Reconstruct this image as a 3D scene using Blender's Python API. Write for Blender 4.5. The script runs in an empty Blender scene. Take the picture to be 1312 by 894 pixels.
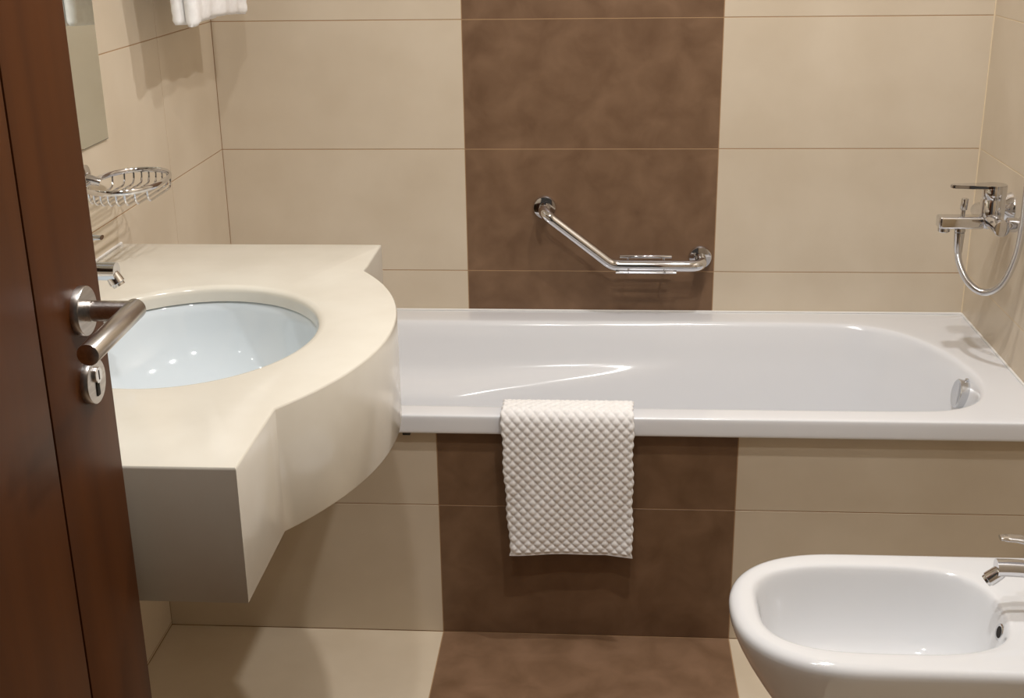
import bpy, bmesh, math, random
from mathutils import Vector, Matrix
random.seed(4)
scene = bpy.context.scene
COL = scene.collection

# ------------------------------------------------------------------ camera, world, exposure
F_PX = 1607.5
cam_d = bpy.data.cameras.new('camera'); cam = bpy.data.objects.new('camera', cam_d); COL.objects.link(cam)
cam_d.sensor_fit = 'HORIZONTAL'; cam_d.sensor_width = 36.0; cam_d.lens = F_PX / 1312 * 36.0; cam_d.clip_start = 0.02
yaw, pitch, roll = 0.0730, -0.3393, -0.0146
fwd = Vector((-math.sin(yaw) * math.cos(pitch), math.cos(yaw) * math.cos(pitch), math.sin(pitch)))
rgt = Vector((math.cos(yaw), math.sin(yaw), 0)); up = rgt.cross(fwd)
r2 = math.cos(roll) * rgt + math.sin(roll) * up; u2 = -math.sin(roll) * rgt + math.cos(roll) * up
m = Matrix((r2, u2, -fwd)).transposed().to_4x4(); m.translation = (0.3227, -2.9649, 1.4507)
cam.matrix_world = m
scene.camera = cam
world = bpy.data.worlds.new('world'); scene.world = world; world.use_nodes = True
bg = world.node_tree.nodes['Background']; bg.inputs[0].default_value = (1.0, 0.90, 0.78, 1); bg.inputs[1].default_value = 0.05
vs = scene.view_settings
vs.view_transform = 'Standard'; vs.look = 'None'; vs.gamma = 1.0; vs.use_curve_mapping = False; vs.exposure = 0.0
LAMP_COLOR = (1.0, 0.985, 0.972)
LAMPS = [(0.68, -0.90, 13.0, 'bathtub edge'), (0.48, -1.45, 13.5, 'brown floor tiles'), (0.12, -1.95, 8.5, 'doorway end of the floor')]

# ------------------------------------------------------------------ dimensions (metres; back wall y=0, floor z=0)
XL, XR = -0.5894, 1.2009          # left / right wall
BX0, BX1 = 0.0, 0.6               # brown tile column
ZJ = 0.0057                       # tile joint offset
YP = -0.6672                      # tub apron plane
YF, ZRIM, ZRB = -0.6868, 0.5045, 0.464
ZV, ZVB = 0.854, 0.678            # vanity top / bottom
YV0, YV1, XV = -0.697, -1.6925, -0.0865
YW = -2.56                        # door wall
ZC = 2.40

# ------------------------------------------------------------------ materials
def mat(name, col, rough=0.5, metal=0.0, spec=0.5, coat=0.0):
    M = bpy.data.materials.new(name); M.use_nodes = True
    b = M.node_tree.nodes['Principled BSDF']
    b.inputs['Base Color'].default_value = (*col, 1); b.inputs['Roughness'].default_value = rough
    b.inputs['Metallic'].default_value = metal; b.inputs['Specular IOR Level'].default_value = spec
    b.inputs['Coat Weight'].default_value = coat
    return M
def srgb(r, g, b):
    f = lambda c: (c / 255 / 12.92) if c <= 10 else ((c / 255 + 0.055) / 1.055) ** 2.4
    return (f(r), f(g), f(b))
def noise_col(M, c1, c2, scale, detail=4, stretch=(1, 1, 1), lo=0.35, hi=0.65, bump=0.0, bscale=None, rough_var=0.0, distort=0.0, coords='pos'):
    nt = M.node_tree; N = nt.nodes; L = nt.links; b = N['Principled BSDF']
    if coords == 'pos':
        g = N.new('ShaderNodeNewGeometry').outputs['Position']
    else:
        g = N.new('ShaderNodeTexCoord').outputs['Object']
    mp = N.new('ShaderNodeMapping'); mp.inputs['Scale'].default_value = stretch; L.new(g, mp.inputs[0])
    n = N.new('ShaderNodeTexNoise'); n.inputs['Scale'].default_value = scale; n.inputs['Detail'].default_value = detail
    n.inputs['Distortion'].default_value = distort
    L.new(mp.outputs[0], n.inputs['Vector'])
    r = N.new('ShaderNodeValToRGB'); r.color_ramp.elements[0].position = lo; r.color_ramp.elements[1].position = hi
    r.color_ramp.elements[0].color = (*c1, 1); r.color_ramp.elements[1].color = (*c2, 1)
    L.new(n.outputs['Fac'], r.inputs[0]); L.new(r.outputs[0], b.inputs['Base Color'])
    if rough_var:
        mr = N.new('ShaderNodeMapRange'); r0 = b.inputs['Roughness'].default_value
        mr.inputs[3].default_value = r0 - rough_var; mr.inputs[4].default_value = r0 + rough_var
        L.new(n.outputs['Fac'], mr.inputs[0]); L.new(mr.outputs[0], b.inputs['Roughness'])
    if bump:
        n2 = N.new('ShaderNodeTexNoise'); n2.inputs['Scale'].default_value = bscale or scale * 8; n2.inputs['Detail'].default_value = 3
        L.new(mp.outputs[0], n2.inputs['Vector'])
        bp = N.new('ShaderNodeBump'); bp.inputs['Strength'].default_value = bump; bp.inputs['Distance'].default_value = 0.002
        L.new(n2.outputs['Fac'], bp.inputs['Height']); L.new(bp.outputs[0], b.inputs['Normal'])
    return M
BEIGE = noise_col(mat('beige_tile', (.6, .5, .4), 0.42), srgb(204, 189, 167), srgb(212, 198, 177), 5, 5, bump=0.03, bscale=160)
BEIGE_FLOOR = noise_col(mat('beige_floor_tile', (.6, .5, .4), 0.45), srgb(206, 190, 166), srgb(215, 200, 177), 6, 5, bump=0.03, bscale=160)
def brown(name, c1, c2):
    M = mat(name, (.15, .1, .06), 0.5)
    noise_col(M, c1, c2, 14, 10, lo=0.28, hi=0.76, bump=0.05, bscale=120, rough_var=0.06, distort=0.4)
    return M
BROWN = brown('brown_tile', srgb(102, 75, 52), srgb(128, 99, 74))
BROWN_FLOOR = brown('brown_floor_tile', srgb(110, 82, 58), srgb(138, 107, 82))
GROUT = mat('grout_tan', srgb(168, 136, 102), 0.9)
GROUT_L = mat('grout_cream', srgb(222, 203, 172), 0.9)
CEIL = mat('ceiling_paint', srgb(235, 230, 222), 0.9)
PAINT = mat('wall_paint', srgb(170, 155, 135), 0.9)
ACRYL = mat('white_acrylic', srgb(229, 230, 233), 0.15, coat=0.2)
CERAM = mat('white_ceramic', srgb(228, 229, 231), 0.07, coat=0.4)
BASIN = mat('basin_ceramic', srgb(207, 215, 220), 0.06, coat=0.4)
STONE = noise_col(mat('cream_solid_surface', (.7, .65, .55), 0.16, coat=0.2), srgb(213, 207, 194), srgb(219, 214, 202), 9, 5)
CHROME = mat('chrome', (0.70, 0.70, 0.72), 0.06, 1.0)
CHROME_W = mat('chrome_worn', (0.72, 0.72, 0.73), 0.14, 1.0)
STEEL = noise_col(mat('brushed_steel', (.6, .57, .53), 0.28, 1.0), (.50, .475, .45), (.62, .59, .56), 220, 3, stretch=(1, .06, 1), coords='obj')
SATIN = mat('satin_plastic_chrome', (0.66, 0.67, 0.69), 0.2, 0.85)
DARK = mat('dark_gap', (0.012, 0.009, 0.007), 0.8)
GROOVE = mat('dark_red_groove', srgb(44, 16, 12), 0.7)
RUBBER = mat('black_rubber', (0.02, 0.02, 0.02), 0.6)
SEAL = mat('white_silicone', srgb(233, 231, 228), 0.35)
WOOD = noise_col(mat('stained_wood', (.1, .05, .02), 0.45, spec=0.18), srgb(66, 33, 8), srgb(83, 44, 13), 26, 6, stretch=(1, 1, 0.06), lo=0.25, hi=0.75, bump=0.02, bscale=140)
TERRY = noise_col(mat('white_terry', (.8, .8, .8), 0.95), srgb(238, 236, 235), srgb(247, 246, 245), 60, 3, bump=0.35, bscale=700)
COTTON = noise_col(mat('white_cotton', (.8, .8, .8), 0.92), srgb(236, 234, 232), srgb(242, 240, 239), 80, 3, bump=0.12, bscale=900)
MIRROR = mat('mirror_silver', (0.80, 0.84, 0.80), 0.015, 1.0)
GLASS_EDGE = mat('mirror_edge', srgb(70, 76, 70), 0.3)
WHITE_METAL = mat('white_metal', srgb(235, 232, 228), 0.4)

# ------------------------------------------------------------------ mesh helpers
def tag(o, label=None, cat=None, group=None, kind=None):
    if label: o['label'] = label
    if cat: o['category'] = cat
    if group: o['group'] = group
    if kind: o['kind'] = kind
    return o
def link(name, bm, material, parent=None, smooth=True, angle=40):
    bmesh.ops.recalc_face_normals(bm, faces=bm.faces[:])
    me = bpy.data.meshes.new(name); bm.to_mesh(me); bm.free()
    me.materials.append(material)
    if smooth:
        me.polygons.foreach_set('use_smooth', [True] * len(me.polygons))
        me.set_sharp_from_angle(angle=math.radians(angle))
    o = bpy.data.objects.new(name, me); COL.objects.link(o)
    if parent: o.parent = parent
    return o
def empty(name, loc=(0, 0, 0)):
    o = bpy.data.objects.new(name, None); COL.objects.link(o); o.location = loc; o.empty_display_size = 0.05
    return o
def child(o, parent):
    """parent keeping world placement (parents are never rotated)"""
    o.parent = parent; w = Vector((0, 0, 0)); p = parent
    while p: w += p.location; p = p.parent
    o.location = o.location - w
    return o
def box(bm, a, b, bevel=0.0, seg=2):
    x0, y0, z0 = a; x1, y1, z1 = b
    vs_ = [bm.verts.new(p) for p in ((x0,y0,z0),(x1,y0,z0),(x1,y1,z0),(x0,y1,z0),(x0,y0,z1),(x1,y0,z1),(x1,y1,z1),(x0,y1,z1))]
    fs = [bm.faces.new([vs_[i] for i in q]) for q in ((0,3,2,1),(4,5,6,7),(0,1,5,4),(1,2,6,5),(2,3,7,6),(3,0,4,7))]
    if bevel:
        es = list({e for f in fs for e in f.edges})
        bmesh.ops.bevel(bm, geom=es, offset=bevel, segments=seg, affect='EDGES', profile=0.6)
    return bm
def B(*args, **k): return box(bmesh.new(), *args, **k)
def catmull(pts, n, closed=False):
    P = [Vector(p) for p in pts]; out = []; m_ = len(P); segs = m_ if closed else m_ - 1
    for i in range(segs):
        p0 = P[(i-1) % m_] if closed or i > 0 else P[0]*2 - P[1]
        p1 = P[i]; p2 = P[(i+1) % m_]
        p3 = P[(i+2) % m_] if closed or i+2 < m_ else P[-1]*2 - P[-2]
        for k in range(n):
            t = k / n
            out.append(0.5*((2*p1)+(p2-p0)*t+(2*p0-5*p1+4*p2-p3)*t*t+(3*p1-p0-3*p2+p3)*t**3))
    if not closed: out.append(P[-1])
    return out
def fillet(pts, r, n=8):
    """polyline with rounded corners"""
    P = [Vector(p) for p in pts]; out = [P[0]]
    for i in range(1, len(P)-1):
        a = (P[i-1]-P[i]); b = (P[i+1]-P[i]); d = min(r, a.length*.49, b.length*.49)
        A = P[i]+a.normalized()*d; C_ = P[i]+b.normalized()*d
        for k in range(n+1):
            t = k/n; out.append(A.lerp(P[i], t).lerp(P[i].lerp(C_, t), t))
    out.append(P[-1]); return out
def sweep(bm, path, rad, seg=16, caps=True, flat=1.0, up_hint=None):
    """round (or flattened) tube along a path; rad is a number or one per point"""
    P = [Vector(p) for p in path]; n = len(P); rings = []
    T = [(P[min(i+1, n-1)] - P[max(i-1, 0)]).normalized() for i in range(n)]
    ref = Vector(up_hint) if up_hint else (Vector((0, 0, 1)) if abs(T[0].z) < .9 else Vector((1, 0, 0)))
    u = (ref - T[0]*ref.dot(T[0])).normalized()
    for i in range(n):
        if i:
            u = (u - T[i]*u.dot(T[i])).normalized()
        v = T[i].cross(u); r = rad[i] if isinstance(rad, (list, tuple)) else rad
        rings.append([bm.verts.new(P[i] + (u*math.sin(a)*flat + v*math.cos(a))*r) for a in (2*math.pi*k/seg for k in range(seg))])
    for i in range(n-1):
        for k in range(seg):
            bm.faces.new((rings[i][k], rings[i][(k+1) % seg], rings[i+1][(k+1) % seg], rings[i+1][k]))
    if caps:
        bm.faces.new(rings[0][::-1]); bm.faces.new(rings[-1])
    return bm
def rod(bm, a, b, r, seg=16, chamfer=0.0, r2_=None):
    a = Vector(a); b = Vector(b); r2_ = r if r2_ is None else r2_
    if chamfer:
        d = (b-a).normalized()*chamfer
        return sweep(bm, [a, a+d*.3, a+d, b-d, b-d*.3, b], [r-chamfer, r-chamfer*.3, r, r2_, r2_-chamfer*.3, r2_-chamfer], seg)
    return sweep(bm, [a, b], [r, r2_], seg)
def lathe(bm, prof, origin, axis, seg=32):
    """prof: (radius, distance along axis)"""
    o = Vector(origin); ax = Vector(axis).normalized()
    path = [o + ax*h for _, h in prof]
    ref = Vector((0, 0, 1)) if abs(ax.z) < .9 else Vector((1, 0, 0)); u = (ref-ax*ref.dot(ax)).normalized(); v = ax.cross(u)
    rings = []
    for (r, h), p in zip(prof, path):
        rings.append([bm.verts.new(p + (u*math.sin(t)+v*math.cos(t))*max(r, 1e-5)) for t in (2*math.pi*k/seg for k in range(seg))])
    for i in range(len(rings)-1):
        for k in range(seg):
            bm.faces.new((rings[i][k], rings[i][(k+1) % seg], rings[i+1][(k+1) % seg], rings[i+1][k]))
    bm.faces.new(rings[0][::-1]); bm.faces.new(rings[-1])
    return bm
def loft(bm, rings, close_first=False, close_last=False):
    R_ = [[bm.verts.new(p) for p in r] for r in rings]; n = len(R_[0])
    for i in range(len(R_)-1):
        for k in range(n):
            bm.faces.new((R_[i][k], R_[i][(k+1) % n], R_[i+1][(k+1) % n], R_[i+1][k]))
    if close_first: bm.faces.new(R_[0][::-1])
    if close_last: bm.faces.new(R_[-1])
    return R_
def subsurf(o, lv=2):
    s = o.modifiers.new('subdivision', 'SUBSURF'); s.levels = lv; s.render_levels = lv
def sstep(t): t = max(0., min(1., t)); return t*t*(3-2*t)
def lerp(a, b, t): return a+(b-a)*t

# ------------------------------------------------------------------ tiles: every tile a child of its wall or floor
GAP, TT = 0.0020, 0.008
_cache = {}
def tile(parent, corner, U, V, w, h, material):
    """tile with its outer face in the plane through corner (+U*w, +V*h); normal U x V"""
    key = (round(w, 4), round(h, 4), material.name)
    if key not in _cache:
        bm = bmesh.new(); box(bm, (GAP/2, GAP/2, -TT), (w-GAP/2, h-GAP/2, 0), 0.0004, 1)
        me = bpy.data.meshes.new('tile'); bm.to_mesh(me); bm.free(); me.materials.append(material); _cache[key] = me
    o = bpy.data.objects.new('tile', _cache[key]); COL.objects.link(o)
    U = Vector(U); V = Vector(V); Nn = U.cross(V)
    M = Matrix((U, V, Nn)).transposed().to_4x4(); M.translation = Vector(corner)
    o.matrix_world = M; o.parent = parent
    return o
def spans(a, b, cuts):
    c = [a] + [x for x in sorted(cuts) if a+.004 < x < b-.004] + [b]
    return list(zip(c[:-1], c[1:]))
zcuts = [ZJ+.3*k for k in range(0, 9)]
wall_back = tag(link('wall_back', B((XL-.10, .0006, 0), (XR+.10, .12, ZC)), GROUT, smooth=False), 'tiled back wall above the bathtub with a brown centre column', kind='structure')
for z0, z1 in spans(0, ZC, zcuts):
    for x0, x1, M in ((XL, BX0, BEIGE), (BX0, BX1, BROWN), (BX1, XR, BEIGE)):
        tile(wall_back, (x0, 0, z0), (1, 0, 0), (0, 0, 1), x1-x0, z1-z0, M)
wall_left = tag(link('wall_left', B((XL-.12, YW, 0), (XL-.0006, 0.006, ZC)), GROUT, smooth=False), 'beige tiled wall behind the vanity', kind='structure')
YLC = [-.3758-.6*k for k in range(0, 5)]
for z0, z1 in spans(0, ZC, zcuts):
    for y0, y1 in spans(YW, 0, YLC):
        tile(wall_left, (XL, y0, z0), (0, 1, 0), (0, 0, 1), y1-y0, z1-z0, BEIGE)
wall_right = tag(link('wall_right', B((XR+.0006, YW, 0), (XR+.12, 0.006, ZC)), GROUT_L, smooth=False), 'beige tiled wall carrying the bath mixer', kind='structure')
bm = bmesh.new(); sweep(bm, [(XR-.0004, -.0004, .50), (XR-.0004, -.0004, ZC)], .0021, 8); link('sealant', bm, GROUT_L, wall_right)
YRC = [-.6*k for k in range(1, 5)]
for z0, z1 in spans(0, ZC, zcuts):
    for y0, y1 in spans(YW, 0, YRC):
        tile(wall_right, (XR, y1, z0), (0, -1, 0), (0, 0, 1), y1-y0, z1-z0, BEIGE)
floor = tag(link('floor', B((XL-.10, -3.9, -.12), (1.6, .10, -.0006)), GROUT, smooth=False), 'tiled floor with a brown centre column between beige tiles', kind='structure')
FYC = [YP-.6*k for k in range(1, 6)]
for y0, y1 in spans(-3.8, YP, FYC):
    for x0, x1, M in ((XL, BX0, BEIGE_FLOOR), (BX0, BX1, BROWN_FLOOR), (BX1, XR, BEIGE_FLOOR)):
        tile(floor, (x0, y0, 0), (1, 0, 0), (0, 1, 0), x1-x0, y1-y0, M)
ceiling = tag(link('ceiling', B((XL-.12, YW-.1, ZC), (XR+.12, .12, ZC+.08)), CEIL, smooth=False), 'plain white ceiling', kind='structure')
wall_apron = tag(link('wall_apron', B((XL, YP+.0006, 0), (XR, YP+.03, ZRB-.001)), GROUT, smooth=False), 'tiled front panel of the bathtub with a dark brown centre', kind='structure')
for z0, z1 in ((0, .2978), (.2978, ZRB-.001)):
    for x0, x1, M in ((XL, BX0, BEIGE), (BX0, BX1, BROWN), (BX1, XR, BEIGE)):
        tile(wall_apron, (x0, YP, z0), (1, 0, 0), (0, 0, 1), x1-x0, z1-z0, M)
# wall with the doorway (behind the picture) and the low pipe wall that carries the bidet
DX0, DX1, DZ = -.245, .62, 2.08
bm = B((XL-.12, YW-.1, 0), (DX0, YW, ZC)); box(bm, (DX1, YW-.1, 0), (XR+.12, YW, ZC)); box(bm, (DX0, YW-.1, DZ), (DX1, YW, ZC))
tag(link('wall_front', bm, PAINT, smooth=False), 'wall around the doorway', kind='structure')
bm = B((DX0, YW-.12, 0), (DX0+.035, YW+.015, DZ), .003); box(bm, (DX1-.035, YW-.12, 0), (DX1, YW+.015, DZ), .003); box(bm, (DX0+.035, YW-.12, DZ-.035), (DX1-.035, YW+.015, DZ), .003)
tag(link('trim_1', bm, WOOD), 'dark wooden door frame', kind='structure')
XB = 1.092
pre = tag(link('wall_ledge', B((XB+.0012, YW, 0), (XR-.0005, -1.0, 1.15)), GROUT_L, smooth=False), 'low tiled pipe wall behind the bidet', kind='structure')
for z0, z1 in spans(0, 1.15, zcuts):
    for y0, y1 in spans(YW, -1.0, YRC):
        tile(pre, (XB, y1, z0), (0, -1, 0), (0, 0, 1), y1-y0, z1-z0, BEIGE)
for y0, y1 in spans(YW, -1.0, YRC):
    tile(pre, (XB, y0, 1.1506), (1, 0, 0), (0, 1, 0), XR-XB-.0005, y1-y0, BEIGE)

# ------------------------------------------------------------------ bathtub
tub = tag(empty('bathtub', (.3, -.34, 0)), 'white acrylic bathtub with a wide flat rim, set into the tiled alcove', 'bathtub')
ctrl = [(-.42,-.085),(-.25,-.083),(0,-.083),(.3,-.082),(.6,-.08),(.80,-.081),(.93,-.092),(1.01,-.135),(1.068,-.215),(1.104,-.31),(1.122,-.42),
        (1.115,-.505),(1.085,-.575),(1.03,-.618),(.95,-.633),(.7,-.637),(.4,-.637),(.1,-.637),(-.2,-.635),(-.42,-.632),(-.50,-.56),(-.535,-.36),(-.50,-.16)]
out = [p.to_2d() for p in catmull([(x, y, 0) for x, y in ctrl], 6, True)]
def offset2d(poly, d):
    """move a clockwise/anticlockwise closed polygon inwards by d (number or list)"""
    n = len(poly); A = sum(poly[i][0]*poly[(i+1) % n][1]-poly[(i+1) % n][0]*poly[i][1] for i in range(n))
    s = 1 if A > 0 else -1; res = []
    for i in range(n):
        a, b, c = Vector(poly[i-1][:2]), Vector(poly[i][:2]), Vector(poly[(i+1) % n][:2])
        e1 = (b-a).normalized(); e2 = (c-b).normalized()
        n1 = Vector((-e1.y, e1.x))*s; n2 = Vector((-e2.y, e2.x))*s; nn = (n1+n2)
        nn = nn.normalized()*(1/max(.35, math.sqrt(max(.02, (1+n1.dot(n2))/2))))
        dd = d[i] if isinstance(d, list) else d
        res.append(b+nn*dd)
    return res
def ring_at(inset, z):
    q = offset2d(out, inset)
    zz = z if isinstance(z, list) else [z]*len(q)
    return [Vector((p.x, p.y, h)) for p, h in zip(q, zz)]
T_ = [max(0., min(1., (.52-p.x)/.58)) if p.x > -.45 else 1.0 for p in out]
ledge = [t for t in T_]
def back_shift(r, amt):      # the reclining end slides towards the middle with depth
    return [Vector((p.x+amt*sstep((.15-q.x)/.6), p.y, p.z)) for p, q in zip(r, out)]
zc_ = [lerp(.402, .357, t) for t in ledge]
rings = []
rings.append(ring_at(-.004, ZRIM)); rings.append(ring_at(.003, ZRIM-.0012)); rings.append(ring_at(.010, ZRIM-.008)); rings.append(ring_at(.0145, ZRIM-.022))
rings.append(back_shift(ring_at([lerp(.0215, .022, t) for t in ledge], .462), .02))
rings.append(back_shift(ring_at([lerp(.029, .033, t) for t in ledge], [z+lerp(.030, .036, t) for z, t in zip(zc_, ledge)]), .07))
rings.append(back_shift(ring_at([lerp(.0335, .058, t) for t in ledge], [z+lerp(.012, .013, t) for z, t in zip(zc_, ledge)]), .11))
i_crest = len(rings)
rings.append(back_shift(ring_at([lerp(.0365, .106, t) for t in ledge], zc_), .14))
rings.append(back_shift(ring_at([lerp(.0445, .116, t) for t in ledge], [z-.030 for z in zc_]), .17))
rings.append(back_shift(ring_at([lerp(.070, .13, t) for t in ledge], .26), .27))
rings.append(back_shift(ring_at([lerp(.085, .15, t) for t in ledge], .165), .40))
rings.append(back_shift(ring_at([lerp(.11, .165, t) for t in ledge], .122), .47))
rings.append(back_shift(ring_at([lerp(.16, .19, t) for t in ledge], .108), .52))
flr = rings[-1]; cx_ = sum(p.x for p in flr)/len(flr)
rings.append([Vector((lerp(p.x, cx_+(p.x-cx_)*.6, 1), lerp(p.y, -.36, .7), .104)) for p in flr])
# deck and outer skirt, same number of points
corners = [(XL, 0), (XR, 0), (XR, YF), (XL, YF)]; cc = Vector((.3, -.36))
def to_rect(p, x0, x1, y0, y1):
    d = p-cc; t = 1e9
    if d.x > 1e-9: t = min(t, (x1-cc.x)/d.x)
    if d.x < -1e-9: t = min(t, (x0-cc.x)/d.x)
    if d.y > 1e-9: t = min(t, (y1-cc.y)/d.y)
    if d.y < -1e-9: t = min(t, (y0-cc.y)/d.y)
    return cc+d*t
def rect_ring(ins, z):
    x0, x1, y0, y1 = XL+.0008+ins, XR-.0008-ins, YF+ins, -.0008-ins
    q = [to_rect(p, x0, x1, y0, y1) for p in out]
    for c in ((x0, y0), (x0, y1), (x1, y0), (x1, y1)):
        k = min(range(len(q)), key=lambda i: (to_rect(out[i], XL, XR, YF, 0)-to_rect(Vector(c), XL, XR, YF, 0)).length)
        q[k] = Vector(c)
    return [Vector((p.x, p.y, z)) for p in q]
deck = [rect_ring(.03, ZRB), rect_ring(.0005, ZRB), rect_ring(0, ZRB+.0012), rect_ring(0, ZRIM-.006), rect_ring(.0012, ZRIM-.002), rect_ring(.005, ZRIM)]
bm = bmesh.new(); loft(bm, deck+rings, close_last=True)
bm.verts.ensure_lookup_table()
cl = bm.edges.layers.float.new('crease_edge'); n = len(out); off = len(deck)+i_crest
for e in bm.edges:
    a, b = e.verts[0].index, e.verts[1].index
    if a//n == b//n == off:
        t = .5*(ledge[a % n]+ledge[b % n]); x = out[a % n].x
        e[cl] = .8*sstep(t*4)*sstep((x+.42)/.2)
    if a//n == b//n and a//n in (1, 2, 3, 4): e[cl] = .8
    if a//n < len(deck) and b//n < len(deck) and a % n == b % n:
        p = e.verts[0].co
        if min(abs(p.x-XL), abs(p.x-XR)) < .03 and min(abs(p.y-YF), abs(p.y)) < .03: e[cl] = 1
sh = link('tub_shell', bm, ACRYL, tub, angle=80); sh.location = -tub.location; subsurf(sh, 2)
# overflow cover on the foot end
ov = Vector((1.098, -.415, .4555)); ax = Vector((-1, .0, .18)).normalized()
bm = bmesh.new(); lathe(bm, [(.030, -.025), (.0315, -.018), (.0315, .013), (.0300, .0145), (.0275, .0145), (.026, .0135), (.0, .0135)], ov, ax, 40)
oc = child(link('overflow_cover', bm, SATIN, None), tub); tag(oc, 'round satin chrome overflow cover')
bm = bmesh.new(); rod(bm, ov+Vector((.006, 0, .030)), ov+Vector((.006, 0, .036)), .004, 12, .001); child(link('cover_knob', bm, SATIN), tub)
bm = bmesh.new(); lathe(bm, [(.0, -.004), (.034, -.004), (.035, .0), (.032, .003), (.0, .005)], (.80, -.36, .105), (0, 0, 1), 32); child(link('drain', bm, CHROME), tub)
child(link('mounting_clip', B((-.066, YF+.004, ZRB-.006), (-.050, YF+.018, ZRB+.001), .002), RUBBER), tub)
bm = bmesh.new(); sweep(bm, [(XL+.002, -.0015, ZRIM), (XR-.002, -.0015, ZRIM)], .0028, 8); sweep(bm, [(XR-.0015, -.002, ZRIM), (XR-.0015, YF+.002, ZRIM)], .0028, 8)
child(link('sealant', bm, SEAL), tub)

# ------------------------------------------------------------------ quilted bath mat over the tub rim
def mat_mesh():
    xa, xb = .1335, .3925
    # mid-surface path in (y, z): inside the tub, over the rim, down the outside
    P = [(-.578, .425), (-.592, .452), (-.6095, .490), (-.622, .5085), (-.641, .5165), (-.664, .5175), (-.685, .5165), (-.6965, .507), (-.7005, .490), (-.7015, .46), (-.7005, .40), (-.6985, .33), (-.6975, .26), (-.6985, .2055)]
    path = catmull([(0, y, z) for y, z in P], 24)
    L = [0]
    for a, b in zip(path[:-1], path[1:]): L.append(L[-1]+(b-a).length)
    tot = L[-1]; step = .0017; ns = int(tot/step); pts = []; j = 0
    for i in range(ns+1):
        s = tot*i/ns
        while j < len(L)-2 and L[j+1] < s: j += 1
        t = (s-L[j])/(L[j+1]-L[j]); pts.append(path[j].lerp(path[j+1], t))
    nx = int((xb-xa)/.0017); bm = bmesh.new(); top = []; bot = []
    PX, PS, TH = .0194, .0205, .0055
    for i, p in enumerate(pts):
        a = pts[max(i-1, 0)]; b = pts[min(i+1, ns)]; t = (b-a).normalized(); nrm = Vector((0, t.z, -t.y))
        s = tot*i/ns; v = s/tot; r0 = []; r1 = []
        for k in range(nx+1):
            u = k/nx; hang = max(0, min(1, (s-.17)/.30))
            x = xa+(xb-xa)*u + (lerp(.014, .0025, u))*hang**1.5 + .0012*math.sin(s*60+2*u)
            edge = min(u, 1-u)*(xb-xa)
            x += (.0011*math.sin(2*math.pi*s/PS)*(1 if u > .5 else -1)) if edge < .003 else 0
            a_, b_ = x/PX+s/PS, x/PX-s/PS
            d = abs(math.sin(math.pi*a_)*math.sin(math.pi*b_))**.5
            hem = sstep((tot-s-.004)/.004)*sstep(edge/.003)
            h = .0030*d*hem + .0014
            wav = (.004*math.sin(3.2*u+.6)*hang + .0032*math.sin(9*u+s*16)*hang+ .003*math.sin(14*s+5*u)*hang)
            base = Vector((x, p.y, p.z)) + Vector((0, -abs(wav), 0))*1.0
            if s > tot-.06: base.z += .0045*math.sin(math.pi*u)*((s-(tot-.06))/.06)
            r0.append(bm.verts.new(base+nrm*h)); r1.append(bm.verts.new(base-nrm*.0045*sstep(edge/.004+.25)))
        top.append(r0); bot.append(r1)
    for i in range(ns):
        for k in range(nx):
            bm.faces.new((top[i][k], top[i+1][k], top[i+1][k+1], top[i][k+1])); bm.faces.new((bot[i][k], bot[i][k+1], bot[i+1][k+1], bot[i+1][k]))
    for i in range(ns):
        bm.faces.new((top[i][0], bot[i][0], bot[i+1][0], top[i+1][0])); bm.faces.new((top[i][nx], top[i+1][nx], bot[i+1][nx], bot[i][nx]))
    for k in range(nx):
        bm.faces.new((top[0][k], top[0][k+1], bot[0][k+1], bot[0][k])); bm.faces.new((top[ns][k], bot[ns][k], bot[ns][k+1], top[ns][k+1]))
    return bm
mm = link('bath_mat', mat_mesh(), COTTON, None, angle=80)
tag(mm, 'white diamond-quilted cotton bath mat hung over the tub rim', 'bath mat')

# ------------------------------------------------------------------ vanity with undermounted basin
van = tag(empty('vanity', (-.3, -1.19, ZVB)), 'cream stone vanity top with a bulging front and an oval basin', 'vanity')
def arc_pts(n=28):
    yc, xt, Rr = -1.1935, .0138, .554; pts = []
    x_end = XV; half = math.acos((Rr-(xt-x_end))/Rr)
    for k in range(n+1):
        a = half - 2*half*k/n
        pts.append((xt-Rr+Rr*math.cos(a), yc+Rr*math.sin(a)))
    return pts
def straight(a, b, n): return [(lerp(a[0], b[0], k/n), lerp(a[1], b[1], k/n)) for k in range(n)]
ap = arc_pts()
xl = XL+.001
vo = straight((xl, YV0), (XV, YV0), 14) + straight((XV, YV0), ap[0], 6) + ap[:-1] + straight(ap[-1], (XV, YV1), 6) + straight((XV, YV1), (xl, YV1), 14) + straight((xl, YV1), (xl, YV0), 24)
EC, EA, EB = Vector((-.300, -1.210)), .197, .2325
def vring(ins, z): return [Vector((p.x, p.y, z)) for p in offset2d(vo, ins)]
def ering(e, z, pts=None):
    r = []
    for x, y in vo:
        ph = math.atan2((y-EC.y)/EB, (x-EC.x)/EA); r.append(Vector((EC.x+(EA+e)*math.cos(ph), EC.y+(EB+e)*math.sin(ph), z)))
    return r
bm = bmesh.new()
loft(bm, [vring(.002, ZVB), vring(.0005, ZVB+.0006), vring(0, ZVB+.002), vring(0, ZV-.0035), vring(.0006, ZV-.0014), vring(.0018, ZV-.0003), vring(.0035, ZV),
          ering(.013, ZV), ering(.0075, ZV-.0008), ering(.003, ZV-.003), ering(.0006, ZV-.0065), ering(0, ZV-.011), ering(0, ZV-.026), ering(.012, ZV-.028), ering(.012, ZV-.16)], close_first=True)
child(link('countertop', bm, STONE, angle=32), van)
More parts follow.
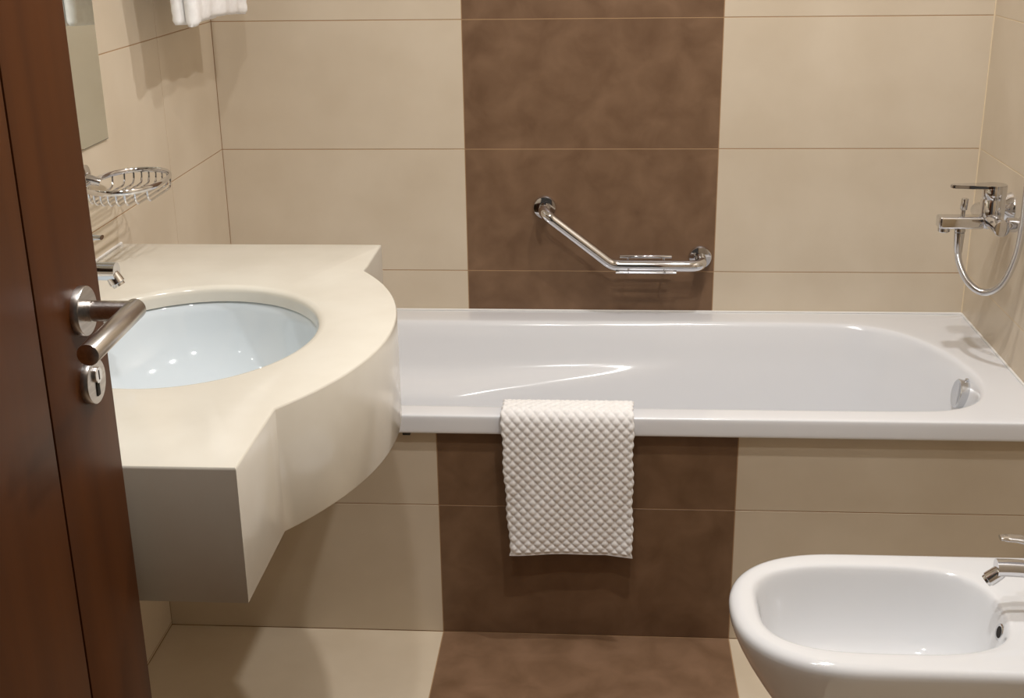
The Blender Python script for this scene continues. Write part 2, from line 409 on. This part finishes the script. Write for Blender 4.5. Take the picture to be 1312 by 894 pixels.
def eseg(e, z, n=72): return [Vector((EC.x+(EA)*e*math.cos(2*math.pi*k/n), EC.y+(EB)*e*math.sin(2*math.pi*k/n), z)) for k in range(n)]
ZB = ZV-.0265
bm = bmesh.new()
prof = [(1.045, 0), (1.02, -.0005), (1.005, -.004), (.985, -.018), (.955, -.04), (.90, -.066), (.81, -.092), (.68, -.113), (.52, -.126), (.33, -.133), (.16, -.136), (.11, -.137)]
loft(bm, [eseg(e, ZB+z) for e, z in prof], close_last=True)
bas = child(link('basin', bm, BASIN, angle=80), van); tag(bas, 'glossy bluish white oval basin')
bm = bmesh.new(); lathe(bm, [(.0, -.002), (.030, -.002), (.032, .0), (.029, .003), (.018, .003), (.012, .001), (.0, .0015)], (EC.x, EC.y, ZB-.1355), (0, 0, 1), 32)
d_ = link('drain', bm, CHROME); d_.parent = bas
bm = bmesh.new(); sweep(bm, [(XL+.002, YV1+.003, ZV+.0005), (XL+.002, YV0-.001, ZV+.0005)], .0032, 8)
child(link('sealant', bm, SEAL), van)

# basin faucet (mostly behind the door)
def faucet(name, label, base, tip_len, h, up_l, tilt, size=1.0, dirx=1, al=.016):
    t = tag(empty(name, base), label, 'faucet'); b = Vector(base); dx = Vector((dirx, 0, 0)); dz = Vector((0, 0, 1)); r = .0215*size
    bm = bmesh.new(); lathe(bm, [(.0, 0), (r*1.2, 0), (r*1.2, .004), (r*1.05, .008), (r, .014), (r, h-.014), (r*.94, h), (0, h)], b, dz, 28); child(link('body', bm, CHROME), t)
    sp = bmesh.new(); z = h-.030
    path = [b+dz*(z-.004), b+dx*(tip_len*.35)+dz*z, b+dx*(tip_len*.75)+dz*(z+.002), b+dx*tip_len+dz*(z+.002)]
    sweep(sp, catmull(path, 6), [.0145*size]*19, 20, flat=.95, up_hint=(0, 0, 1)); child(link('spout', sp, CHROME), t)
    tp = b+dx*(tip_len-.006)+dz*(z-.006); ad = (dx*math.sin(tilt)-dz*math.cos(tilt)); ab = bmesh.new()
    lathe(ab, [(.0, -.004), (.0105*size, -.004), (.0115*size, .004), (.0118*size, .004+al), (.0100*size, .005+al), (.0095*size, .009+al), (.0, .009+al)], tp, ad, 24); child(link('aerator', ab, CHROME_W), t)
    lv = bmesh.new(); a0 = b+dz*(h+.004)-dx*.012; pts = [a0, a0+dx*.03+dz*.008, a0+dx*(up_l*.7)+dz*.018, a0+dx*up_l+dz*.020]
    sweep(lv, catmull(pts, 6), [.016*size]*7+[.012*size]*6+[.0105*size]*4+[.008*size]*2, 18, flat=.42, up_hint=(0, 0, 1)); child(link('lever', lv, CHROME), t)
    cb = bmesh.new(); lathe(cb, [(0, h-.002), (r*.97, h-.002), (r*.97, h+.010), (r*.8, h+.014), (0, h+.014)], b, dz, 28); child(link('cartridge_cap', cb, CHROME), t)
    return t
faucet('basin_faucet', 'chrome basin faucet on the vanity, mostly behind the open door', (-.548, -1.21, ZV), .154, .120, .150, math.radians(28), 1.0, 1, .007)

# ------------------------------------------------------------------ bidet and its faucet
bid = tag(empty('bidet', (.85, -1.2, 0)), 'white ceramic wall-hung bidet with a rounded front and open bowl', 'bidet')
BYC, BH, BXF = -1.1965, .1805, .5345
def bid_out(ins=0, front=0, nfront=36, nside=10):
    a = .205-ins-front*0; b = BH-ins; xc = BXF+.205+front; e = 2.35; pts = []
    for k in range(nside): pts.append((lerp(XB-.001, xc, k/nside), BYC+b))
    for k in range(nfront+1):
        th = math.pi/2+math.pi*k/nfront; c, s = math.cos(th), math.sin(th)
        pts.append((xc+a*math.copysign(abs(c)**(2/e), c), BYC+b*math.copysign(abs(s)**(2/e), s)))
    for k in range(1, nside+1): pts.append((lerp(xc, XB-.001, k/nside), BYC-b))
    nb = 13
    for k in range(1, nb): pts.append((XB-.001, lerp(BYC-b, BYC+b, k/nb)))
    return pts
NB = len(bid_out())
def inner(e, z, xs=0, n=NB):
    xc, a, b, ex = .768+xs, .190, .129, 3.0; r = []
    ref = bid_out()
    for (x, y) in ref:
        th = math.atan2((y-BYC)/b, (x-xc)/a); c, s = math.cos(th), math.sin(th)
        r.append(Vector((xc+a*e*math.copysign(abs(c)**(2/ex), c), BYC+b*e*math.copysign(abs(s)**(2/ex), s), z)))
    return r
def oring(ins, z, front=0): return [Vector((x, y, z)) for x, y in bid_out(ins, front)]
ZBD = .400
rg = [oring(.105, .085, .10), oring(.095, .090, .10), oring(.080, .12, .085), oring(.058, .18, .058), oring(.036, .25, .030), oring(.016, .32, .008), oring(.004, .365, .0), oring(0, .383, 0), oring(.002, .391), oring(.006, .3965), oring(.013, .3995), oring(.020, ZBD),
      inner(1.045, ZBD), inner(1.015, ZBD-.002), inner(.99, ZBD-.008), inner(.972, ZBD-.02), inner(.94, .35), inner(.89, .31), inner(.80, .276), inner(.65, .258), inner(.42, .250), inner(.16, .247)]
bm = bmesh.new(); loft(bm, rg, close_first=True, close_last=True)
bb = child(link('bowl', bm, CERAM, angle=70), bid); subsurf(bb, 1)
bm = bmesh.new(); oc_ = Vector((.950, -1.222, .374)); lathe(bm, [(0, -.004), (.0135, -.004), (.0140, .000), (.0125, .0015), (.0095, .0008)], oc_, (-1, 0, .22), 24); child(link('overflow_ring', bm, CHROME_W), bid)
bm = bmesh.new(); lathe(bm, [(0, -.002), (.0094, -.002), (.0094, .0011), (0, .0011)], oc_, (-1, 0, .22), 20); child(link('overflow_hole', bm, DARK), bid)
bm = bmesh.new(); lathe(bm, [(0, 0), (.026, 0), (.028, .002), (.024, .004), (0, .004)], (.768, BYC, .2475), (0, 0, 1), 28); child(link('drain', bm, CHROME), bid)
bf = faucet('bidet_faucet', 'chrome bidet faucet on the bidet deck at the right edge', (1.028, -1.2, ZBD), .088, .103, .100, math.radians(50), 1.0, -1)

# ------------------------------------------------------------------ mirror and soap basket on the left wall
mir = tag(empty('wall_mirror', (XL, -1.2, 1.056)), 'frameless mirror on the tiled wall above the vanity', 'mirror')
child(link('mirror_edge', B((XL+.0003, -1.690, 1.056), (XL+.0048, -.7045, 2.02), .0006, 1), GLASS_EDGE, smooth=False), mir)
child(link('mirror_face', B((XL+.0046, -1.6885, 1.0575), (XL+.0052, -.706, 2.0185)), MIRROR, smooth=False), mir)

bk = tag(empty('soap_basket', (XL, -.82, 1.0)), 'oval chrome wire soap basket on the wall above the vanity', 'soap basket')
bc, ba, bb_ = Vector((-.512, -.818, 1.0)), .0635, .104
def oval(k, n, a=ba, b=bb_, z=1.0):
    th = 2*math.pi*k/n; e = 2.3; c, s = math.cos(th), math.sin(th)
    return Vector((bc.x+a*math.copysign(abs(c)**(2/e), c), bc.y+b*math.copysign(abs(s)**(2/e), s), z))
def hoop(bm, pts, hw, ht):
    n = len(pts); R_ = []
    for i in range(n):
        t = (pts[(i+1) % n]-pts[i-1]).normalized(); o_ = Vector((t.y, -t.x, 0))
        R_.append([bm.verts.new(pts[i]+o_*hw*math.cos(a)+Vector((0, 0, ht*math.sin(a)))) for a in (2*math.pi*k/10 for k in range(10))])
    for i in range(n):
        for k in range(10): bm.faces.new((R_[i][k], R_[i][(k+1) % 10], R_[(i+1) % n][(k+1) % 10], R_[(i+1) % n][k]))
bm = bmesh.new(); hoop(bm, [oval(k, 80) for k in range(80)], .0032, .0050); child(link('rim', bm, CHROME), bk)
for i in range(9):
    x = bc.x+(-4+i)*.0135; u = abs((x-bc.x)/ba); yy = bb_*(1-u**2.3)**(1/2.3); zb = .976
    pts = [(x, bc.y-yy, 1.0), (x, bc.y-yy+.002, zb+.008), (x, bc.y-yy+.010, zb), (x, bc.y+yy-.010, zb), (x, bc.y+yy-.002, zb+.008), (x, bc.y+yy, 1.0)]
    bm = bmesh.new(); sweep(bm, fillet(pts, .008, 4), .0020, 8); child(link('wire', bm, CHROME), bk)
bm = bmesh.new(); lathe(bm, [(0, 0), (.024, 0), (.025, .003), (.024, .008), (.015, .011), (0, .011)], (XL, -.835, 1.008), (1, 0, 0), 32); child(link('flange', bm, CHROME), bk)
bm = bmesh.new(); sweep(bm, [(XL+.008, -.835, 1.006), (XL+.018, -.833, 1.004), (XL+.03, -.83, 1.0)], [.011, .009, .007], 14); child(link('arm', bm, CHROME), bk)

# ------------------------------------------------------------------ open door
XD = -.205; DY1 = -1.7235; DY0 = YW+.02; DTH = .040
door = tag(empty('door_1', (XD-.02, DY0, 0)), 'dark stained wooden door standing open with steel lever handle', kind='structure')
child(link('door_core', B((XD-DTH+.003, DY0, .012), (XD-.003, DY1-.001, 2.035), .001, 1), GROOVE, smooth=False), door)
child(link('edge_stile', B((XD-DTH, -1.8735, .010), (XD, DY1, 2.037), .0012, 2), WOOD), door)
child(link('door_panel', B((XD-DTH, DY0, .010), (XD, -1.8770, 2.037), .0012, 2), WOOD), door)
HY, HZ = -1.7785, 1.0675
lh = empty('lever_handle', (XD, HY, HZ)); child(lh, door); tag(lh, 'brushed steel lever handle on a round rose')
def dpart(name, bm, M, par=lh):
    o = link(name, bm, M); o.parent = par; o.matrix_parent_inverse = Matrix.Translation(-Vector((XD, HY, HZ))) if par is lh else Matrix.Translation(-Vector((XD, HY, HZ-.0765)))
    return o
bm = bmesh.new(); lathe(bm, [(0, 0), (.0260, 0), (.0260, .0065), (.0250, .0078), (.0, .0080)], (XD, HY, HZ), (1, 0, 0), 44); dpart('rose', bm, STEEL)
bm = bmesh.new(); lathe(bm, [(0, .006), (.0112, .006), (.0112, .013), (.0100, .0132), (.0100, .0145), (.0108, .0147), (.0108, .055), (0, .055)], (XD, HY, HZ), (1, 0, 0), 32); dpart('neck', bm, STEEL)
bm = bmesh.new(); e_ = Vector((XD+.0545, HY+.0105, HZ)); rod(bm, e_, e_+Vector((.001, -.132, -.004)), .0108, 32, .0009); dpart('lever', bm, STEEL)
ke = empty('key_escutcheon', (XD, HY, HZ-.0765)); child(ke, door); tag(ke, 'round brushed steel escutcheon with a cylinder keyhole')
def K(name, bm, M): return dpart(name, bm, M, ke)
ko = (XD, HY, HZ-.0765)
bm = bmesh.new(); lathe(bm, [(0, 0), (.0245, 0), (.0245, .0065), (.0235, .0078), (0, .0080)], ko, (1, 0, 0), 44); K('rose', bm, STEEL)
bm = bmesh.new(); lathe(bm, [(0, .006), (.0085, .006), (.0085, .0105), (.008, .011), (0, .011)], (ko[0], ko[1], ko[2]+.007), (1, 0, 0), 28); K('lock_cylinder', bm, CHROME_W)
K('lock_slot', B((XD+.006, HY-.0040, ko[2]-.016), (XD+.0092, HY+.0040, ko[2]+.001), .0015), DARK)
bm = bmesh.new(); box(bm, (XD+.0108, HY-.0009, ko[2]+.002), (XD+.0113, HY+.0009, ko[2]+.012)); K('key_slot', bm, DARK)
for hz in (.25, 1.05, 1.82):
    bm = bmesh.new(); rod(bm, (XD+.004, DY0-.006, hz-.045), (XD+.004, DY0-.006, hz+.045), .0065, 14, .001); child(link('hinge', bm, STEEL), door)

# ------------------------------------------------------------------ angled grab bar with soap tray on the back wall
gb = tag(empty('grab_bar', (.38, 0, .70)), 'angled chrome grab bar with soap tray on the brown tiles', 'grab bar')
FL, FR = Vector((.190, 0, .765)), Vector((.566, 0, .6425)); OFF = .062
p1 = [FL+Vector((0, -.004, 0)), FL+Vector((0, -OFF, 0)), Vector((.354, -OFF, .6375)), Vector((.566, -OFF, .6365)), FR+Vector((0, -.004, 0))]
bm = bmesh.new(); pth = fillet(p1[:3], .052, 10)[:-1]
bend = fillet([p1[1].lerp(p1[2], .5), p1[2], p1[2].lerp(p1[3], .5)], .016, 6)[1:-1]
pth = pth+bend+fillet([p1[2].lerp(p1[3], .5), p1[3], p1[4]], .046, 10)
sweep(bm, pth, .0136, 20); child(link('tube', bm, CHROME), gb)
for c in (FL, FR):
    bm = bmesh.new(); lathe(bm, [(0, 0), (.027, 0), (.0285, .002), (.0285, .006), (.026, .010), (.016, .0115), (0, .0115)], c, (0, -1, 0), 36); child(link('flange', bm, CHROME), gb)
tr = empty('soap_tray', (.435, -.04, .645)); child(tr, gb); tag(tr, 'small chrome wire soap tray')
def T(name, bm, M=CHROME):
    o = link(name, bm, M); o.parent = tr; o.matrix_parent_inverse = Matrix.Translation(-Vector((.435, -.04, .645))); return o
bm = bmesh.new(); rod(bm, (.372, -.014, .6465), (.497, -.014, .6465), .0042, 12, .001); T('guard_rail', bm)
bm = bmesh.new(); sweep(bm, [(.362, -.066, .6232), (.506, -.066, .6232)], .0085, 12, flat=.5); T('front_plate', bm)
for x in (.392, .478):
    bm = bmesh.new(); sweep(bm, fillet([(x, -.014, .6465), (x, -.014, .628), (x, -.080, .6245)], .008, 5), .0028, 10); T('bracket', bm)
for k in range(5):
    y = -.022-.0125*k
    bm = bmesh.new(); rod(bm, (.370, y, .6268), (.498, y, .6268), .0018, 8); T('wire', bm)

# ------------------------------------------------------------------ bath mixer on the right wall
mx = tag(empty('bath_mixer', (XR, -.34, .81)), 'chrome bath mixer with lever and diverter on the right wall', 'bath mixer')
def X(name, bm, M=CHROME): return child(link(name, bm, M), mx)
ZM = .826
for y in (-.265, -.415):
    bm = bmesh.new(); lathe(bm, [(0, 0), (.033, 0), (.034, .002), (.031, .010), (.018, .024), (.0165, .026), (0, .026)], (XR, y, ZM), (-1, 0, 0), 36); X('escutcheon', bm)
    bm = bmesh.new(); lathe(bm, [(0, .020), (.0135, .020), (.0135, .034), (.0150, .035), (.0150, .052), (.0125, .054), (0, .054)], (XR, y, ZM), (-1, 0, 0), 8 if False else 24); X('union_nut', bm)
bm = bmesh.new(); rod(bm, (1.136, -.428, ZM-.006), (1.136, -.252, ZM-.006), .0165, 24, .002); X('cross_body', bm)
bm = bmesh.new(); lathe(bm, [(0, 0), (.0225, 0), (.0250, .003), (.0250, .058), (.0238, .0595), (.0238, .0615), (.0250, .063), (.0250, .083), (.022, .0875), (0, .088)], (1.139, -.34, .8035), (0, 0, 1), 32); X('cartridge_body', bm)
# flat lever plate
def slab(pts, z0, z1, bev):
    bm = bmesh.new(); lo = [bm.verts.new((x, y, z0)) for x, y in pts]; hi = [bm.verts.new((x, y, z1)) for x, y in pts]; n_ = len(pts)
    fs = [bm.faces.new(lo[::-1]), bm.faces.new(hi)]+[bm.faces.new((lo[k], lo[(k+1) % n_], hi[(k+1) % n_], hi[k])) for k in range(n_)]
    bmesh.ops.bevel(bm, geom=[e for f in fs[:2] for e in f.edges], offset=bev, segments=2, affect='EDGES'); return bm
def arcp(cx, cy, r, a0, a1, n): return [(cx+r*math.cos(math.radians(lerp(a0, a1, k/n))), cy+r*math.sin(math.radians(lerp(a0, a1, k/n)))) for k in range(n+1)]
bm = slab(arcp(1.139, -.34, .0252, -135, 135, 20)+arcp(1.058, -.34, .0095, 90, 270, 10), .8865, .8935, .0015); X('lever', bm)
# spout: rounded rectangular bar towards the tub
bm = B((1.0295, -.3575, .8015), (1.1220, -.3225, .8275), .006, 3); X('spout', bm)
bm = bmesh.new(); lathe(bm, [(0, 0), (.0125, 0), (.0125, .008), (.0105, .010), (0, .010)], (1.0440, -.34, .8025), (0, 0, -1), 24); X('aerator', bm, CHROME_W)
bm = bmesh.new(); rod(bm, (1.0800, -.34, .825), (1.0800, -.34, .842), .0045, 14); rod(bm, (1.0800, -.34, .840), (1.0815, -.34, .864), .0075, 18, .0015); X('diverter_knob', bm, CHROME_W)
bm = bmesh.new(); lathe(bm, [(0, 0), (.0115, 0), (.0115, .010), (.0098, .012), (0, .012)], (1.0770, -.34, .8035), (0, 0, -1), 24); X('hose_outlet', bm)

# shower hose: from the mixer down in a loop and up to the hand shower out of the picture
hs = tag(empty('shower_hose', (1.077, -.34, .66)), 'ribbed chrome shower hose looping below the bath mixer', 'shower hose')
pts = [(1.077, -.34, .790), (1.077, -.34, .765), (1.082, -.345, .725), (1.100, -.368, .688), (1.124, -.40, .678), (1.146, -.43, .703), (1.161, -.446, .757), (1.167, -.452, .823), (1.166, -.454, .93), (1.163, -.456, 1.05), (1.152, -.458, 1.13)]
cp = catmull(pts, 40); L = [0]
for a, b in zip(cp[:-1], cp[1:]): L.append(L[-1]+(b-a).length)
fine = []; rad = []; j = 0; n_ = int(L[-1]/.00085)
for i in range(n_+1):
    s_ = L[-1]*i/n_
    while j < len(L)-2 and L[j+1] < s_: j += 1
    fine.append(cp[j].lerp(cp[j+1], (s_-L[j])/max(1e-9, L[j+1]-L[j]))); rad.append(.0075 if i % 4 in (0, 1) else .0066)
bm = bmesh.new(); sweep(bm, fine, rad, 14); child(link('hose', bm, CHROME_W, angle=180), hs)
bm = bmesh.new(); sweep(bm, [(1.077, -.34, .7913), (1.077, -.34, .785), (1.0775, -.3405, .758), (1.0785, -.3415, .748)], [.0108, .0108, .0092, .0080], 18); child(link('end_cone', bm, CHROME), hs)
# hand shower on its bracket, just outside the picture
hd = tag(empty('hand_shower', (1.152, -.458, 1.13)), 'chrome hand shower in a bracket on the right wall', 'hand shower')
bm = bmesh.new(); sweep(bm, catmull([(1.152, -.458, 1.125), (1.148, -.459, 1.18), (1.135, -.46, 1.27), (1.115, -.46, 1.33)], 6), [.011]*8+[.0125]*11, 18); child(link('handle', bm, CHROME), hd)
bm = bmesh.new(); lathe(bm, [(0, -.012), (.03, -.012), (.042, -.002), (.043, .008), (.039, .011), (0, .011)], (1.105, -.46, 1.345), (-.75, 0, -.66), 32); child(link('spray_head', bm, CHROME), hd)
br = tag(empty('shower_bracket', (XR, -.459, 1.19)), 'chrome wall bracket for the hand shower', 'bracket')
bm = bmesh.new(); lathe(bm, [(0, 0), (.022, 0), (.023, .003), (.015, .008), (.012, .026), (0, .026)], (XR, -.459, 1.19), (-1, 0, 0), 28); child(link('wall_plate', bm, CHROME), br)
bm = bmesh.new(); hoop_p = [Vector((1.1475+.0165*math.cos(a), -.459+.0165*math.sin(a), 1.19)) for a in (2*math.pi*k/32 for k in range(32))]; hoop(bm, hoop_p, .004, .011); child(link('holder_ring', bm, CHROME), br)

# ------------------------------------------------------------------ towel on a rail on the left wall (its lower end is in the picture)
rl = tag(empty('towel_rail', (XL, -.345, 1.60)), 'chrome towel rail on the left wall above the bathtub', 'towel rail')
bm = bmesh.new(); rod(bm, (-.478, -.63, 1.60), (-.478, -.09, 1.60), .010, 18, .002); child(link('rail', bm, CHROME), rl)
for y in (-.612, -.105):
    bm = bmesh.new(); lathe(bm, [(0, 0), (.022, 0), (.022, .006), (.009, .010), (.009, .115), (0, .115)], (XL, y, 1.60), (1, 0, 0), 24); child(link('rail_post', bm, CHROME), rl)
def towel():
    bm = bmesh.new(); y0, y1 = -.572, -.175; ny = 90
    xi, xo, zt = -.4845, -.4605, 1.612
    cpth = [(xi, 1.246), (xi, 1.33), (xi-.003, 1.45), (xi-.008, 1.56), (-.500, zt-.004), (-.478, zt+.010), (-.456, zt-.004), (xo+.004, 1.56), (xo, 1.45), (xo, 1.33), (xo, 1.246)]
    pth = catmull([(x, 0, z) for x, z in cpth], 10); np_ = len(pth); T_ = []; B_ = []
    for i, p in enumerate(pth):
        a = pth[max(i-1, 0)]; b = pth[min(i+1, np_-1)]; t = (b-a).normalized(); nn = Vector((-t.z, 0, t.x)); r0 = []; r1 = []
        f = i/(np_-1); low = max(0, (1.60-p.z)/.36)
        for k in range(ny+1):
            u = k/ny; y = lerp(y0, y1, u)
            side = 1 if f > .5 else -1
            w = low*(.004*math.sin(11*u+1.0)+.003*math.sin(27*u+side*.4))
            zz = p.z
            if f > .5 or f < .5:
                drop = max(0, min(1, (1.42-p.z)/.16))
                zz += drop*((.010*math.sin(3.0*u+.4)-.008) if side > 0 else (-.006*math.sin(4.0*u)))
            yy = y+low*.010*math.sin(7*p.z*3)*(1-u)
            th = .0125*low+.0085*(1-low)
            e = min(u, 1-u)*.40; th *= math.sqrt(min(1, e/.008+.15))
            endf = min(f, 1-f)*(np_-1); th *= math.sqrt(min(1, endf/1.5+.25))
            band = .0014*(1 if .02 < abs(1.285-zz)*1 < .028 else 0)
            r0.append(bm.verts.new((p.x+w+nn.x*(th-band), yy, zz+nn.z*th))); r1.append(bm.verts.new((p.x+w-nn.x*th, yy, zz-nn.z*th)))
        T_.append(r0); B_.append(r1)
    for i in range(np_-1):
        for k in range(ny):
            bm.faces.new((T_[i][k], T_[i+1][k], T_[i+1][k+1], T_[i][k+1])); bm.faces.new((B_[i][k], B_[i][k+1], B_[i+1][k+1], B_[i+1][k]))
        bm.faces.new((T_[i][0], B_[i][0], B_[i+1][0], T_[i+1][0])); bm.faces.new((T_[i][ny], T_[i+1][ny], B_[i+1][ny], B_[i][ny]))
    for k in range(ny):
        bm.faces.new((T_[0][k], T_[0][k+1], B_[0][k+1], B_[0][k])); bm.faces.new((T_[-1][k], B_[-1][k], B_[-1][k+1], T_[-1][k+1]))
    return bm
tag(link('towel', towel(), TERRY, None, angle=80), 'white terry towel hanging high in the left corner', 'towel')

# ------------------------------------------------------------------ recessed ceiling downlights
LENS = bpy.data.materials.new('lamp_lens'); LENS.use_nodes = True
_b = LENS.node_tree.nodes['Principled BSDF']; _b.inputs['Emission Color'].default_value = (*LAMP_COLOR, 1); _b.inputs['Emission Strength'].default_value = 25
for x, y, power, what in LAMPS:
    t = tag(empty('ceiling_downlight', (x, y, ZC)), 'round recessed ceiling downlight above the '+what, 'downlight', 'ceiling downlights')
    bm = bmesh.new(); lathe(bm, [(.036, 0), (.048, 0), (.048, .003), (.044, .006), (.037, .0045)], (x, y, ZC), (0, 0, -1), 36); child(link('trim_ring', bm, WHITE_METAL), t)
    bm = bmesh.new(); lathe(bm, [(0, 0), (.0365, 0), (.0365, .002), (0, .0025)], (x, y, ZC), (0, 0, -1), 32); child(link('lens', bm, LENS), t)
    ld = bpy.data.lights.new('downlight', 'AREA'); ld.shape = 'DISK'; ld.size = .07; ld.energy = power; ld.color = LAMP_COLOR
    lo = bpy.data.objects.new('downlight_lamp', ld); COL.objects.link(lo); lo.location = (x, y, ZC-.008); child(lo, t)
